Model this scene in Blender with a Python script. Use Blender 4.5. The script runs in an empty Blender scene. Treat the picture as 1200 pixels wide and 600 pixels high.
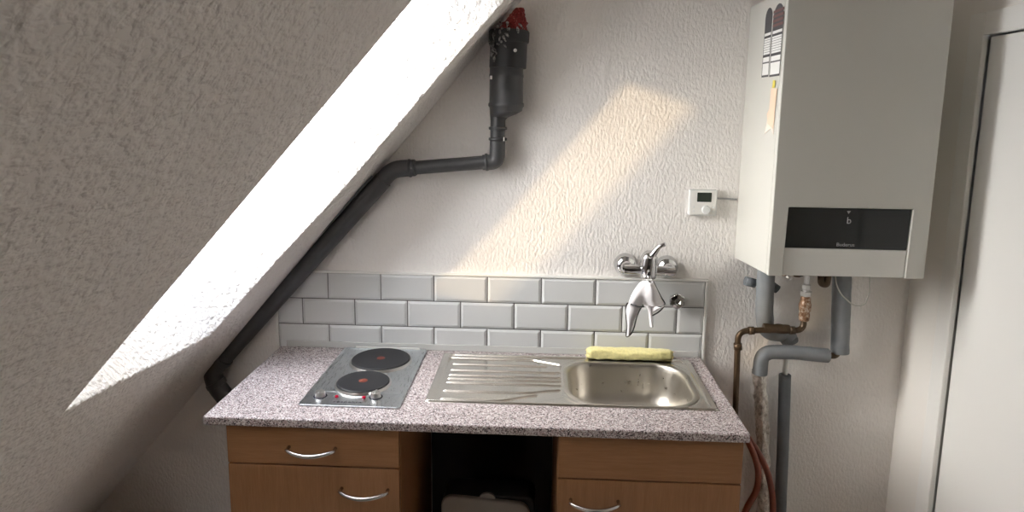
import bpy, bmesh, math, random
from mathutils import Vector, Matrix, noise
random.seed(7)
PI = math.pi
C = bpy.context.scene.collection
LIFT = 0.88          # everything below is measured from the worktop; lifted so that the floor is z = 0 at the end

# ------------------------------------------------------------------ materials
def newmat(name):
    m = bpy.data.materials.new(name); m.use_nodes = True
    nt = m.node_tree
    return m, nt, nt.nodes['Principled BSDF']

def simple(name, col, rough=.5, metal=0., spec=.5, coat=0.):
    m, nt, b = newmat(name)
    b.inputs['Base Color'].default_value = (*col, 1)
    b.inputs['Roughness'].default_value = rough
    b.inputs['Metallic'].default_value = metal
    b.inputs['Specular IOR Level'].default_value = spec
    b.inputs['Coat Weight'].default_value = coat
    return m

def coords(nt, scale=(1, 1, 1), rot=(0, 0, 0)):
    tc = nt.nodes.new('ShaderNodeTexCoord'); mp = nt.nodes.new('ShaderNodeMapping')
    mp.inputs['Scale'].default_value = scale; mp.inputs['Rotation'].default_value = rot
    nt.links.new(tc.outputs['Object'], mp.inputs['Vector'])
    return mp.outputs['Vector']

def noise_tex(nt, vec, scale, detail=3, rough=.5, dist=0.):
    n = nt.nodes.new('ShaderNodeTexNoise')
    n.inputs['Scale'].default_value = scale; n.inputs['Detail'].default_value = detail
    n.inputs['Roughness'].default_value = rough; n.inputs['Distortion'].default_value = dist
    nt.links.new(vec, n.inputs['Vector'])
    return n

def ramp(nt, fac, stops, interp='LINEAR'):
    r = nt.nodes.new('ShaderNodeValToRGB'); r.color_ramp.interpolation = interp
    e = r.color_ramp.elements
    while len(e) < len(stops): e.new(.5)
    for k, (p, c) in enumerate(stops):
        e[k].position = p; e[k].color = (*c, 1)
    nt.links.new(fac, r.inputs['Fac'])
    return r.outputs['Color']

def bump(nt, b, height, strength, dist):
    n = nt.nodes.new('ShaderNodeBump')
    n.inputs['Strength'].default_value = strength; n.inputs['Distance'].default_value = dist
    nt.links.new(height, n.inputs['Height']); nt.links.new(n.outputs['Normal'], b.inputs['Normal'])

def woodchip(name, col, stretch, scale=60, dist=.004, strength=.7):
    m, nt, b = newmat(name)
    v = coords(nt, stretch)
    n1 = noise_tex(nt, v, scale, 2.5, .5, .12)
    n2 = noise_tex(nt, v, scale * .45, 2, .5, 0)
    r1 = ramp(nt, n1.outputs['Fac'], [(.36, (0, 0, 0)), (.52, (.55, .55, .55)), (.66, (1, 1, 1))])
    mx = nt.nodes.new('ShaderNodeMix'); mx.data_type = 'RGBA'; mx.inputs['Factor'].default_value = .35
    nt.links.new(r1, mx.inputs[6]); nt.links.new(n2.outputs['Color'], mx.inputs[7])
    bw = nt.nodes.new('ShaderNodeRGBToBW'); nt.links.new(mx.outputs[2], bw.inputs[0])
    bump(nt, b, bw.outputs[0], strength, dist)
    n3 = noise_tex(nt, coords(nt), 1.3, 3)
    c = ramp(nt, n3.outputs['Fac'], [(.3, tuple(x * .97 for x in col)), (.7, col)])
    nt.links.new(c, b.inputs['Base Color'])
    b.inputs['Roughness'].default_value = .85; b.inputs['Specular IOR Level'].default_value = .25
    return m

M = {}
WALLC = (.855, .826, .797)
M['wall'] = woodchip('woodchip_wall_paint', WALLC, (1.3, 1, .7), 85, .0034, .65)
M['slope'] = woodchip('woodchip_slope_paint', (.90, .875, .85), (1, .8, 1), 60, .0075, .9)
M['plain'] = simple('plain_paint', (.86, .835, .79), .7)
M['door'] = simple('door_paint', (.86, .85, .82), .35)
M['ochre'] = simple('dark_far_wall_paint', (.16, .15, .14), .8)
M['floor'] = simple('floor_vinyl', (.68, .62, .56), .5)
def wood(name, horiz, c1, c2):
    m, nt, b = newmat(name)
    v = coords(nt, (.8, 9, 12) if horiz else (12, 9, .8))
    n = noise_tex(nt, v, 5, 4, .6, .4)
    n2 = noise_tex(nt, v, 28, 2, .5)
    mx = nt.nodes.new('ShaderNodeMix'); mx.data_type = 'FLOAT'; mx.inputs[0].default_value = .35
    nt.links.new(n.outputs['Fac'], mx.inputs[2]); nt.links.new(n2.outputs['Fac'], mx.inputs[3])
    c = ramp(nt, mx.outputs[0], [(.3, c1), (.7, c2)])
    nt.links.new(c, b.inputs['Base Color']); b.inputs['Roughness'].default_value = .42
    return m
M['wood_h'] = wood('beech_laminate_across', True, (.29, .135, .055), (.39, .195, .09))
M['wood_v'] = wood('beech_laminate_upright', False, (.29, .135, .055), (.39, .195, .09))
M['wood_edge'] = simple('beech_edge_band', (.56, .31, .15), .4)
# speckled worktop
m, nt, b = newmat('speckled_laminate')
v = coords(nt)
vo = nt.nodes.new('ShaderNodeTexVoronoi'); vo.inputs['Scale'].default_value = 330; nt.links.new(v, vo.inputs['Vector'])
sp = nt.nodes.new('ShaderNodeSeparateColor'); nt.links.new(vo.outputs['Color'], sp.inputs[0])
c1 = ramp(nt, sp.outputs[0], [(0, (.035, .028, .03)), (.13, (.17, .12, .12)), (.30, (.38, .29, .29)), (.42, (.46, .385, .38)), (.58, (.56, .505, .505)), (.86, (.76, .73, .72))], 'CONSTANT')
nt.links.new(c1, b.inputs['Base Color']); b.inputs['Roughness'].default_value = .38
M['worktop'] = m
# steel
def steel(name, col, rough, sc):
    m, nt, b = newmat(name)
    b.inputs['Base Color'].default_value = (*col, 1); b.inputs['Metallic'].default_value = 1
    n = noise_tex(nt, coords(nt, sc), 40, 3, .6)
    c = ramp(nt, n.outputs['Fac'], [(.3, (rough * .8,) * 3), (.7, (rough * 1.25,) * 3)])
    nt.links.new(c, b.inputs['Roughness'])
    return m
M['steel'] = steel('brushed_steel', (.74, .71, .655), .22, (.5, 3, 3))
M['bowl'] = steel('bowl_steel', (.55, .52, .47), .33, (1, 1, 1))
M['hobsteel'] = steel('hob_steel', (.62, .65, .67), .30, (9, .6, 9))
M['chrome'] = simple('chrome', (.60, .60, .61), .06, 1)
M['dullchrome'] = simple('satin_metal', (.72, .71, .70), .28, 1)
M['iron'] = simple('cast_iron', (.022, .022, .024), .5, 0, .3)
M['redpaint'] = simple('red_hob_dot', (.17, .035, .02), .5)
M['redlamp'] = simple('red_lamp_lens', (.45, .01, .04), .12)
M['ink'] = simple('dark_print', (.02, .02, .035), .5)
M['greypr'] = simple('grey_print', (.42, .42, .42), .5)
# tiles
M['tile'] = simple('white_glazed_tile', (.66, .67, .67), .10, 0, .5)
M['grout'] = simple('grey_grout', (.10, .095, .095), .9)
M['trimwhite'] = simple('white_plastic_trim', (.82, .81, .78), .35)
m, nt, b = newmat('clear_grey_seal')
b.inputs['Base Color'].default_value = (.72, .72, .70, 1); b.inputs['Roughness'].default_value = .1; b.inputs['Alpha'].default_value = .55
M['seal'] = m
# pipes
def plast(name, col, rough=.4, amp=.25):
    m, nt, b = newmat(name)
    n = noise_tex(nt, coords(nt), 14, 4, .6)
    c = ramp(nt, n.outputs['Fac'], [(.3, tuple(x * (1 - amp) for x in col)), (.7, col)])
    nt.links.new(c, b.inputs['Base Color']); b.inputs['Roughness'].default_value = rough
    return m
M['drain'] = plast('grey_drain_plastic', (.062, .063, .066), .38)
M['black'] = plast('black_rubber', (.018, .018, .02), .45)
M['insul'] = plast('grey_pipe_foam', (.25, .265, .28), .75, .2)
M['insuldark'] = plast('dark_pipe_foam', (.16, .175, .19), .7, .2)
M['copper'] = plast('tarnished_copper', (.13, .085, .05), .42, .5); M['copper'].node_tree.nodes['Principled BSDF'].inputs['Metallic'].default_value = .55
m, nt, b = newmat('rusty_brass')
n = noise_tex(nt, coords(nt), 70, 4, .7)
c = ramp(nt, n.outputs['Fac'], [(.35, (.10, .045, .02)), (.5, (.28, .15, .08)), (.66, (.62, .55, .46))])
nt.links.new(c, b.inputs['Base Color']); b.inputs['Roughness'].default_value = .5; b.inputs['Metallic'].default_value = .4
M['rust'] = m
m, nt, b = newmat('crinkled_foil')
n = noise_tex(nt, coords(nt, (1, 1, .6)), 75, 4, .7)
c = ramp(nt, n.outputs['Fac'], [(.35, (.30, .26, .22)), (.6, (.80, .77, .72))])
nt.links.new(c, b.inputs['Base Color']); b.inputs['Metallic'].default_value = .6; b.inputs['Roughness'].default_value = .38
bump(nt, b, n.outputs['Fac'], .8, .006)
M['foil'] = m
M['hose'] = plast('orange_hose_rubber', (.22, .050, .024), .45, .3)
M['wire'] = simple('pale_cable_sheath', (.55, .54, .50), .5)
m, nt, b = newmat('red_flock')
n = noise_tex(nt, coords(nt), 120, 4, .7)
c = ramp(nt, n.outputs['Fac'], [(.38, (.13, .012, .012)), (.6, (.33, .03, .03)), (.72, (.6, .45, .4))])
nt.links.new(c, b.inputs['Base Color']); b.inputs['Roughness'].default_value = .9; bump(nt, b, n.outputs['Fac'], 1, .01)
M['redflock'] = m
m, nt, b = newmat('grey_filler_foam')
n = noise_tex(nt, coords(nt), 140, 4, .7)
c = ramp(nt, n.outputs['Fac'], [(.4, (.10, .10, .10)), (.62, (.55, .53, .50))])
nt.links.new(c, b.inputs['Base Color']); b.inputs['Roughness'].default_value = .9; bump(nt, b, n.outputs['Fac'], 1, .008)
M['filler'] = m
# boiler, thermostat
M['enamel'] = simple('white_enamel', (.60, .595, .55), .30)
M['flap'] = simple('pale_plastic_flap', (.74, .74, .70), .35)
M['glassblack'] = simple('black_display_glass', (.012, .014, .014), .09)
M['lcd'] = simple('dark_lcd', (.035, .045, .035), .25)
M['thermo'] = simple('thermostat_plastic', (.74, .75, .74), .4)
M['paper'] = simple('white_paper', (.82, .82, .80), .6)
M['tagdark'] = simple('dark_tag_print', (.07, .07, .075), .6)
M['tagred'] = simple('maroon_tag_print', (.16, .08, .075), .6)
M['beigepaper'] = simple('faded_orange_paper', (.78, .60, .45), .6)
M['palepaper'] = simple('pale_pink_paper', (.80, .72, .63), .6)
M['yellowtape'] = simple('yellow_tape', (.75, .62, .10), .5)
# cloths
def clothmat(name, col, sc, amp, rough=.9):
    m, nt, b = newmat(name)
    n = noise_tex(nt, coords(nt), sc, 4, .7)
    c = ramp(nt, n.outputs['Fac'], [(.3, tuple(x * (1 - amp) for x in col)), (.7, col)])
    nt.links.new(c, b.inputs['Base Color']); b.inputs['Roughness'].default_value = rough
    bump(nt, b, n.outputs['Fac'], .6, .004); b.inputs['Sheen Weight'].default_value = .3
    return m
M['cloth'] = clothmat('white_microfibre', (.90, .87, .89), 220, .08)
M['yellow'] = clothmat('yellow_microfibre', (.98, .88, .40), 130, .22)
M['bin'] = simple('taupe_plastic', (.26, .225, .19), .45)
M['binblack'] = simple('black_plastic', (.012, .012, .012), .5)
M['bag'] = clothmat('beige_bag_cloth', (.42, .33, .25), 60, .2)
M['handle'] = simple('satin_handle_metal', (.68, .67, .65), .25, 1)
M['frame'] = simple('window_frame_paint', (.80, .79, .76), .4)
M['parapet'] = simple('outdoor_render', (.62, .60, .57), .9)
# window glass: lets light straight through, mirrors a little
m, nt, b = newmat('window_glass')
nt.nodes.remove(b)
tr = nt.nodes.new('ShaderNodeBsdfTransparent'); gl = nt.nodes.new('ShaderNodeBsdfGlossy'); gl.inputs['Roughness'].default_value = .02
mi = nt.nodes.new('ShaderNodeMixShader'); mi.inputs[0].default_value = .06
nt.links.new(tr.outputs[0], mi.inputs[1]); nt.links.new(gl.outputs[0], mi.inputs[2])
nt.links.new(mi.outputs[0], nt.nodes['Material Output'].inputs['Surface'])
M['glass'] = m

m, nt, b = newmat('added_blind_cloth')  # cloth of the added, unseen blind that limits the sun
nt.nodes.remove(b)
tr = nt.nodes.new('ShaderNodeBsdfTranslucent'); tr.inputs['Color'].default_value = (.20, .196, .19, 1)
df = nt.nodes.new('ShaderNodeBsdfDiffuse'); df.inputs['Color'].default_value = (.85, .84, .82, 1)
mi = nt.nodes.new('ShaderNodeMixShader'); mi.inputs[0].default_value = .25
nt.links.new(tr.outputs[0], mi.inputs[1]); nt.links.new(df.outputs[0], mi.inputs[2])
nt.links.new(mi.outputs[0], nt.nodes['Material Output'].inputs['Surface'])
M['added_blind'] = m
# ------------------------------------------------------------------ mesh helpers
def obj(name, bm, mat, parent=None, smooth=False, bevel=0., seg=2, ang=40):
    bmesh.ops.recalc_face_normals(bm, faces=bm.faces)
    me = bpy.data.meshes.new(name); bm.to_mesh(me); bm.free()
    for q in (mat if isinstance(mat, (list, tuple)) else [mat]): me.materials.append(q)
    o = bpy.data.objects.new(name, me); C.objects.link(o)
    if parent is not None: o.parent = parent; o.matrix_parent_inverse = Matrix.Translation(-parent.location)
    if smooth:
        for f in me.polygons: f.use_smooth = True
    if bevel:
        md = o.modifiers.new('bevel', 'BEVEL'); md.width = bevel; md.segments = seg
        md.limit_method = 'ANGLE'; md.angle_limit = math.radians(ang); md.harden_normals = False
        if smooth is False:
            for f in me.polygons: f.use_smooth = True
            w = o.modifiers.new('wn', 'WEIGHTED_NORMAL'); w.keep_sharp = True
    return o
def thing(name, label, cat, loc=(0, 0, 0), group=None):
    o = bpy.data.objects.new(name, None); C.objects.link(o); o.location = loc; o.empty_display_size = .05
    return tag(o, label, cat, group)
def tag(o, label, cat, group=None):
    o['label'] = label; o['category'] = cat
    if group: o['group'] = group
    return o
def struct(o, label=None):
    o['kind'] = 'structure'
    if label: o['label'] = label
    return o
def box(bm, x0, x1, y0, y1, z0, z1, mi=0):
    vs = [bm.verts.new((x, y, z)) for x in (x0, x1) for y in (y0, y1) for z in (z0, z1)]
    for q in ((0, 1, 3, 2), (4, 6, 7, 5), (0, 4, 5, 1), (2, 3, 7, 6), (0, 2, 6, 4), (1, 5, 7, 3)):
        f = bm.faces.new([vs[i] for i in q]); f.material_index = mi
    return vs
def B(*a, **k):
    bm = bmesh.new(); box(bm, *a, **k); return bm
def prism(bm, pts, axis, a, b, mi=0):
    """outline extruded along an axis; pts are the two other coordinates in order"""
    def P(u, v, w):
        return {'x': (w, u, v), 'y': (u, w, v), 'z': (u, v, w)}[axis]
    l0 = [bm.verts.new(P(u, v, a)) for u, v in pts]; l1 = [bm.verts.new(P(u, v, b)) for u, v in pts]
    f = bm.faces.new(l0); f.material_index = mi
    f = bm.faces.new(l1[::-1]); f.material_index = mi
    n = len(pts)
    for i in range(n):
        f = bm.faces.new((l0[i], l0[(i + 1) % n], l1[(i + 1) % n], l1[i])); f.material_index = mi
def rrect(x0, x1, y0, y1, r, n=6):
    out = []
    for cx, cy, a0 in ((x1 - r, y1 - r, 0), (x0 + r, y1 - r, 90), (x0 + r, y0 + r, 180), (x1 - r, y0 + r, 270)):
        for k in range(n + 1):
            a = math.radians(a0 + 90 * k / n); out.append((cx + r * math.cos(a), cy + r * math.sin(a)))
    return out
def holed(bm, outer, holes, z0, z1):
    """plate with holes, outlines in xy"""
    loops = []
    for z in (z0, z1):
        es = []; ls = []
        for lp in [outer] + holes:
            vs = [bm.verts.new((x, y, z)) for x, y in lp]; ls.append(vs)
            es += [bm.edges.new((vs[i], vs[(i + 1) % len(vs)])) for i in range(len(vs))]
        bmesh.ops.triangle_fill(bm, edges=es, use_beauty=True)
        loops.append(ls)
    for a, b_ in zip(*loops):
        for i in range(len(a)):
            j = (i + 1) % len(a); bm.faces.new((a[i], a[j], b_[j], b_[i]))
def fillet(pts, rad, n=6):
    pts = [Vector(p) for p in pts]; out = [pts[0]]
    for i in range(1, len(pts) - 1):
        a, b_, c = pts[i - 1], pts[i], pts[i + 1]
        r = min(rad, (a - b_).length * .48, (c - b_).length * .48)
        p, q = b_ + (a - b_).normalized() * r, b_ + (c - b_).normalized() * r
        for k in range(n + 1):
            t = k / n; out.append(p * (1 - t) ** 2 + b_ * 2 * t * (1 - t) + q * t * t)
    out.append(pts[-1]); return out
def tube(bm, pts, r, seg=20, cap=True, rf=None, mi=0):
    """tube along pts; rf(i, t, angle) may vary the radius"""
    pts = [Vector(p) for p in pts]; n = len(pts)
    d0 = (pts[1] - pts[0]).normalized()
    up = Vector((0, 0, 1)) if abs(d0.z) < .9 else Vector((0, 1, 0))
    u = d0.cross(up).normalized(); rings = []
    for i, p in enumerate(pts):
        d = (pts[min(i + 1, n - 1)] - pts[max(i - 1, 0)]).normalized()
        u = (u - d * u.dot(d)).normalized(); w = d.cross(u)
        ring = []
        for k in range(seg):
            a = 2 * PI * k / seg
            rr = r if rf is None else r * rf(i, i / (n - 1), a)
            ring.append(bm.verts.new(p + (u * math.cos(a) + w * math.sin(a)) * rr))
        rings.append(ring)
    for A, Bq in zip(rings, rings[1:]):
        for k in range(seg):
            f = bm.faces.new((A[k], A[(k + 1) % seg], Bq[(k + 1) % seg], Bq[k])); f.smooth = True; f.material_index = mi
    if cap:
        for rg in (rings[0], rings[-1]):
            f = bm.faces.new(rg); f.material_index = mi
def lathe(bm, prof, origin, axis, seg=32, mi=0):
    """prof: (radius, distance along axis) list"""
    o = Vector(origin); d = Vector(axis).normalized()
    up = Vector((0, 0, 1)) if abs(d.z) < .9 else Vector((0, 1, 0))
    u = d.cross(up).normalized(); w = d.cross(u); rings = []
    for r, h in prof:
        if r < 1e-6: rings.append([bm.verts.new(o + d * h)])
        else: rings.append([bm.verts.new(o + d * h + (u * math.cos(2 * PI * k / seg) + w * math.sin(2 * PI * k / seg)) * r) for k in range(seg)])
    for A, Bq in zip(rings, rings[1:]):
        for k in range(seg):
            k2 = (k + 1) % seg
            if len(A) == 1 and len(Bq) == 1: continue
            if len(A) == 1: f = bm.faces.new((A[0], Bq[k], Bq[k2]))
            elif len(Bq) == 1: f = bm.faces.new((A[k], Bq[0], A[k2]))
            else: f = bm.faces.new((A[k], A[k2], Bq[k2], Bq[k]))
            f.material_index = mi
    for rg in (rings[0], rings[-1]):
        if len(rg) > 1: bm.faces.new(rg)
def L(prof, origin, axis, seg=32):
    bm = bmesh.new(); lathe(bm, prof, origin, axis, seg); return bm
def T(pts, r, seg=20, **k):
    bm = bmesh.new(); tube(bm, pts, r, seg, **k); return bm
def autosmooth(o, deg=35):
    me = o.data
    for f in me.polygons: f.use_smooth = True
    bm = bmesh.new(); bm.from_mesh(me)
    for e in bm.edges:
        e.smooth = not (len(e.link_faces) == 2 and e.calc_face_angle(0) > math.radians(deg))
    bm.to_mesh(me); bm.free(); return o
def text(name, body, size, loc, rot, mat, parent, width=None, depth=.0003):
    cu = bpy.data.curves.new(name, 'FONT'); cu.body = body; cu.size = size; cu.extrude = depth
    cu.align_x = 'CENTER'; cu.align_y = 'CENTER'; cu.materials.append(mat)
    t = bpy.data.objects.new(name + '_curve', cu); C.objects.link(t)
    bpy.context.view_layer.update()
    me = bpy.data.meshes.new_from_object(t.evaluated_get(bpy.context.evaluated_depsgraph_get()))
    bpy.data.objects.remove(t); bpy.data.curves.remove(cu)
    xs = [v.co.x for v in me.vertices]; k = width / (max(xs) - min(xs)) if width else 1
    for v in me.vertices: v.co.x *= k
    me.materials.clear(); me.materials.append(mat); me.name = name
    o = bpy.data.objects.new(name, me); C.objects.link(o)
    o.parent = parent; o.matrix_parent_inverse = Matrix.Translation(-parent.location)
    o.location = loc; o.rotation_euler = rot
    return o

# ------------------------------------------------------------------ the room
XR, YF, ZF, ZC = 2.15, -4.2, -.88, 1.62
ang = math.radians(49.8); AX, AZ = .637, 1.191
def sz(x): return AZ + (x - AX) * math.tan(ang)
def sx(z): return AX + (z - AZ) / math.tan(ang)
NX, NZ = -math.sin(ang), math.cos(ang)
E = .3
struct(obj('floor', B(-1.5, XR + .2, YF - .2, .2, ZF - .15, ZF), M['floor']))
struct(obj('ceiling', B(sx(ZC) - .45, XR + .2, YF - .2, .2, ZC, ZC + .15), M['wall']))
struct(obj('wall_back', B(-1.75, XR + .2, 0, .2, ZF - .1, ZC + .1), M['wall']), 'white woodchip papered wall behind the kitchenette')
struct(obj('wall_front', B(-1.75, XR + .2, YF - .2, YF, ZF - .1, ZC + .1), M['ochre']))
# right wall with a doorway
DY0, DY1, DZ = -.27, -1.09, 1.15
bm = bmesh.new()
prism(bm, [(0, ZF), (0, ZC), (YF, ZC), (YF, ZF), (DY1, ZF), (DY1, DZ), (DY0, DZ), (DY0, ZF)], 'x', XR, XR + .2)
struct(obj('wall_right', bm, M['plain']), 'smooth cream wall to the right of the boiler')
bm = bmesh.new()
box(bm, XR - .016, XR + .05, DY0, DY0 + .07, ZF, DZ + .07); box(bm, XR - .016, XR + .05, DY1 - .07, DY1, ZF, DZ + .07)
box(bm, XR - .016, XR + .05, DY1, DY0, DZ, DZ + .07)
struct(obj('trim_1', bm, M['door'], bevel=.004), 'white door casing')
d1 = obj('door_1', B(XR + .005, XR + .045, DY1 + .004, DY0 - .004, ZF + .005, DZ - .004), M['door'], bevel=.003); struct(d1, 'plain white door')
bm = T(fillet([(XR + .005, DY1 + .07, .15), (XR - .05, DY1 + .07, .15), (XR - .05, DY1 + .19, .15)], .015), .009, 12)
obj('door_handle', bm, M['handle'], d1)

# sloped wall with the skylight recess
hole = [(.70, -.305, sz(.70)), (.541, -.305, 1.086), (.404, -.305, .927), (.153, -.305, .638), (-.052, -.305, .422), (-.307, -.305, .142),
        (-.273, -.60, .182), (-.220, -.84, .232), (-.154, -1.06, .287), (-.085, -1.262, sz(-.085)), (.164, -1.215, sz(.164)), (.429, -1.175, sz(.429)), (.70, -1.145, sz(.70))]
def outer_pt(x, y, z):
    f = (x + .307) / 1.007
    dx = -.15 + f * (-.39 + .15); dz = .29 + f * (.01 - .29)
    return Vector((x + dx, y, z + dz))
bm = bmesh.new()
xa, xb = sx(ZF - .12), sx(ZC + .12)
rect = [(xa, 0), (xb, 0), (xb, YF), (xa, YF)]
def face_with_hole(o_pts, h_pts):
    ov = [bm.verts.new(p) for p in o_pts]; hv = [bm.verts.new(p) for p in h_pts]; es = []
    for vs in (ov, hv): es += [bm.edges.new((vs[i], vs[(i + 1) % len(vs)])) for i in range(len(vs))]
    bmesh.ops.triangle_fill(bm, edges=es, use_beauty=True); return ov, hv
hin = [Vector(q) for q in hole]; hout = [outer_pt(*q) for q in hole]
o1, h1 = face_with_hole([Vector((x, y, sz(x))) for x, y in rect], hin)
o2, h2 = face_with_hole([Vector((x + NX * E, y, sz(x) + NZ * E)) for x, y in rect], hout)
for a, b_ in ((o1, o2), (h1, h2)):
    for i in range(len(a)): bm.faces.new((a[i], a[(i + 1) % len(a)], b_[(i + 1) % len(a)], b_[i]))
o = obj('wall_left', bm, M['slope'], bevel=.006, seg=2, ang=50); struct(o, 'sloping woodchip wall under the roof with a deep skylight recess')

# skylight in the recess: frame and pane
wroot = thing('window_1', 'skylight', 'window'); del wroot['category']; struct(wroot, 'skylight set in the sloping wall')
bm = bmesh.new(); fo = []; fi = []
cen = sum(hout, Vector()) / len(hout)
corner = [hout[0], hout[5], hout[9], hout[12]]
def off(p, k, e): return p + (cen - p).normalized() * k + Vector((NX, 0, NZ)) * e
def ring(k0, k1, e0, e1):
    n = len(corner)
    vs = [[bm.verts.new(off(p, k, e)) for p in corner] for k, e in ((k0, e0), (k1, e0), (k1, e1), (k0, e1))]
    for a, b_ in ((0, 1), (1, 2), (2, 3), (3, 0)):
        for i in range(n): bm.faces.new((vs[a][i], vs[a][(i + 1) % n], vs[b_][(i + 1) % n], vs[b_][i]))
ring(-.09, .012, .003, .06)
obj('window_frame', bm, M['frame'], wroot)
bm = bmesh.new()
for e in (.03,):
    vs = [bm.verts.new(off(p, .0, e)) for p in corner]; bm.faces.new(vs)
    vs2 = [bm.verts.new(off(p, .0, e + .004)) for p in corner]; bm.faces.new(vs2[::-1])
    for i in range(4): bm.faces.new((vs[i], vs[(i + 1) % 4], vs2[(i + 1) % 4], vs2[i]))
obj('window_pane', bm, M['glass'], wroot)
# unseen blind added over the near pane to narrow the sun patch
bm = bmesh.new()
def between(t, y): 
    a, b_ = hout[5] + (hout[0] - hout[5]) * t, hout[9] + (hout[12] - hout[9]) * t
    k = (y - a.y) / (b_.y - a.y); return a + (b_ - a) * k
BT, BB = -.640, -.632
g_ = []
for i in range(25):
    t = i / 24; row = []
    for j in range(31):
        y0 = BB + (BT - BB) * t; y = y0 + (-1.15 - y0) * j / 30
        p = between(t, y) - Vector((NX, 0, NZ)) * (.010 + .004 * math.sin(j * 1.9)); row.append(bm.verts.new(p))
    g_.append(row)
for i in range(24):
    for j in range(30): bm.faces.new((g_[i][j], g_[i][j + 1], g_[i + 1][j + 1], g_[i + 1][j]))
obj('added_sun_blind', bm, M['added_blind'], wroot, smooth=True)

# ------------------------------------------------------------------ tiled splashback
s = .202; TX0, TX1, TT = -.197, 1.412, .3
root = thing('tile_splashback', 'three rows of white wall tiles with grey joints behind the hob and sink', 'splashback', (.6, 0, 0))
obj('grout_bed', B(TX0, TX1, -.006, -.0004, -.02, .292), M['grout'], root)
bm = bmesh.new()
h = .0884; g = .0018
def tile(x0, x1, z0, z1):
    x0 = max(x0 + g, TX0 + g); x1 = min(x1 - g, TX1 - g); z0 += g; z1 -= g
    if x1 - x0 < .012: return
    bw = .009
    a = [bm.verts.new(p) for p in ((x0, -.004, z0), (x1, -.004, z0), (x1, -.004, z1), (x0, -.004, z1))]
    m_ = [bm.verts.new(p) for p in ((x0, -.0085, z0), (x1, -.0085, z0), (x1, -.0085, z1), (x0, -.0085, z1))]
    t_ = [bm.verts.new(p) for p in ((x0 + bw, -.0125, z0 + bw), (x1 - bw, -.0125, z0 + bw), (x1 - bw, -.0125, z1 - bw), (x0 + bw, -.0125, z1 - bw))]
    for A, Q in ((a, m_), (m_, t_)):
        for i in range(4): bm.faces.new((A[i], A[(i + 1) % 4], Q[(i + 1) % 4], Q[i]))
    bm.faces.new(t_)
for k in range(-2, 8):
    tile(k * s, (k + 1) * s, h + .102, h + .203)
    tile((k - .5) * s, (k + .5) * s, h, h + .102)
    tile(k * s, (k + 1) * s, h - .102, h)
obj('tiles', bm, M['tile'], root)
bm = bmesh.new()
box(bm, TX0 - .010, TX1 + .010, -.014, -.0005, .2915, .3005)
box(bm, TX1, TX1 + .010, -.014, -.0005, -.028, .2915); box(bm, TX0 - .010, TX0, -.014, -.0005, -.0, .2915)
obj('edge_trim', bm, M['trimwhite'], root, bevel=.002)
bm = bmesh.new()
prism(bm, [(-.0137, .001), (-.0198, .001), (-.0196, .004), (-.0165, .023), (-.0137, .024)], 'x', -.165, 1.398)
tag(obj('sealing_strip', bm, M['seal'], bevel=.001), 'glossy pale sealing strip along the worktop and tile joint', 'sealing strip')

# ------------------------------------------------------------------ worktop
bm = bmesh.new()
xl, xr, yb, yf = -.19, 1.41, -.0132, -.600
HB = rrect(.092, .352, -.488, -.036, .01, 2)
SK = rrect(.456, 1.350, -.452, -.058, .02, 4)
holed(bm, [(xl, yb), (xl, yf), (xr, yf), (xr, yb)], [HB, SK], -.028, 0)
# shave the back corner where the tile trim runs down is left whole; edges rounded
wt = obj('worktop', bm, M['worktop'], bevel=.005, seg=3, ang=80)
wt.location.y = 0
tag(wt, 'long pink and grey speckled laminate worktop with rounded front edge', 'worktop')

# ------------------------------------------------------------------ base cabinets
def bow_handle(name, xc, z, parent, w=.142):
    pts = []
    for k in range(17):
        t = k / 16; a = (t - .5) * 2
        pts.append((xc + a * w / 2, -.600 - .0 - .026 * (1 - a * a) - .0, z - .004 * (1 - a * a)))
    pts = [(xc - w / 2 + .001, -.5795, z)] + pts[0:] + [(xc + w / 2 - .001, -.5795, z)]
    o = obj(name, T(pts, .0052, 12, rf=lambda i, t, a: 1.0 + .25 * math.sin(PI * t)), M['handle'], parent)
    o['label'] = 'curved satin metal bow handle'
    return o
def cabinet(x0, x1, label, split, hd, hh):
    r = thing('base_cabinet', label, 'cabinet', ((x0 + x1) / 2, -.3, ZF))
    zt = -.0285; zb = ZF + .10
    obj('side_panel', B(x0, x0 + .016, -.559, -.03, zb, zt), M['wood_v'], r, bevel=.001)
    obj('side_panel', B(x1 - .016, x1, -.559, -.03, zb, zt), M['wood_v'], r, bevel=.001)
    obj('back_panel', B(x0 + .0165, x1 - .0165, -.045, -.037, zb, zt), M['wood_v'], r)
    obj('bottom_panel', B(x0 + .0165, x1 - .0165, -.559, -.046, zb, zb + .016), M['wood_h'], r)
    obj('plinth', B(x0 + .01, x1 - .01, -.52, -.505, ZF, zb - .001), M['wood_h'], r)
    d = obj('drawer_front', B(x0 + .002, x1 - .002, -.578, -.5605, split + .0025, zt - .006), M['wood_h'], r, bevel=.0015)
    dr = obj('door', B(x0 + .002, x1 - .002, -.578, -.5605, zb + .002, split - .0025), M['wood_v'], r, bevel=.0015)
    if hd: bow_handle('handle', hd[0], hd[1], d)
    bow_handle('handle', hh[0], hh[1], dr)
    return r
cabinet(-.133, .393, 'beech laminate base cabinet under the hob with a handled drawer over its door', -.1585, (.130, -.098), (.286, -.226))
cabinet(.863, 1.402, 'beech laminate base cabinet under the sink bowl with a blank top panel', -.1695, None, (.974, -.235))

bm = bmesh.new(); box(bm, .3935, .8625, -.010, -.003, ZF + .01, -.0285)  # added black sheet, stands in for the deep shade of the gap
tag(obj('gap_shade_board', bm, M['binblack']), 'black board added behind the bin to stand in for shade between the two cabinets', 'board')

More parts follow.
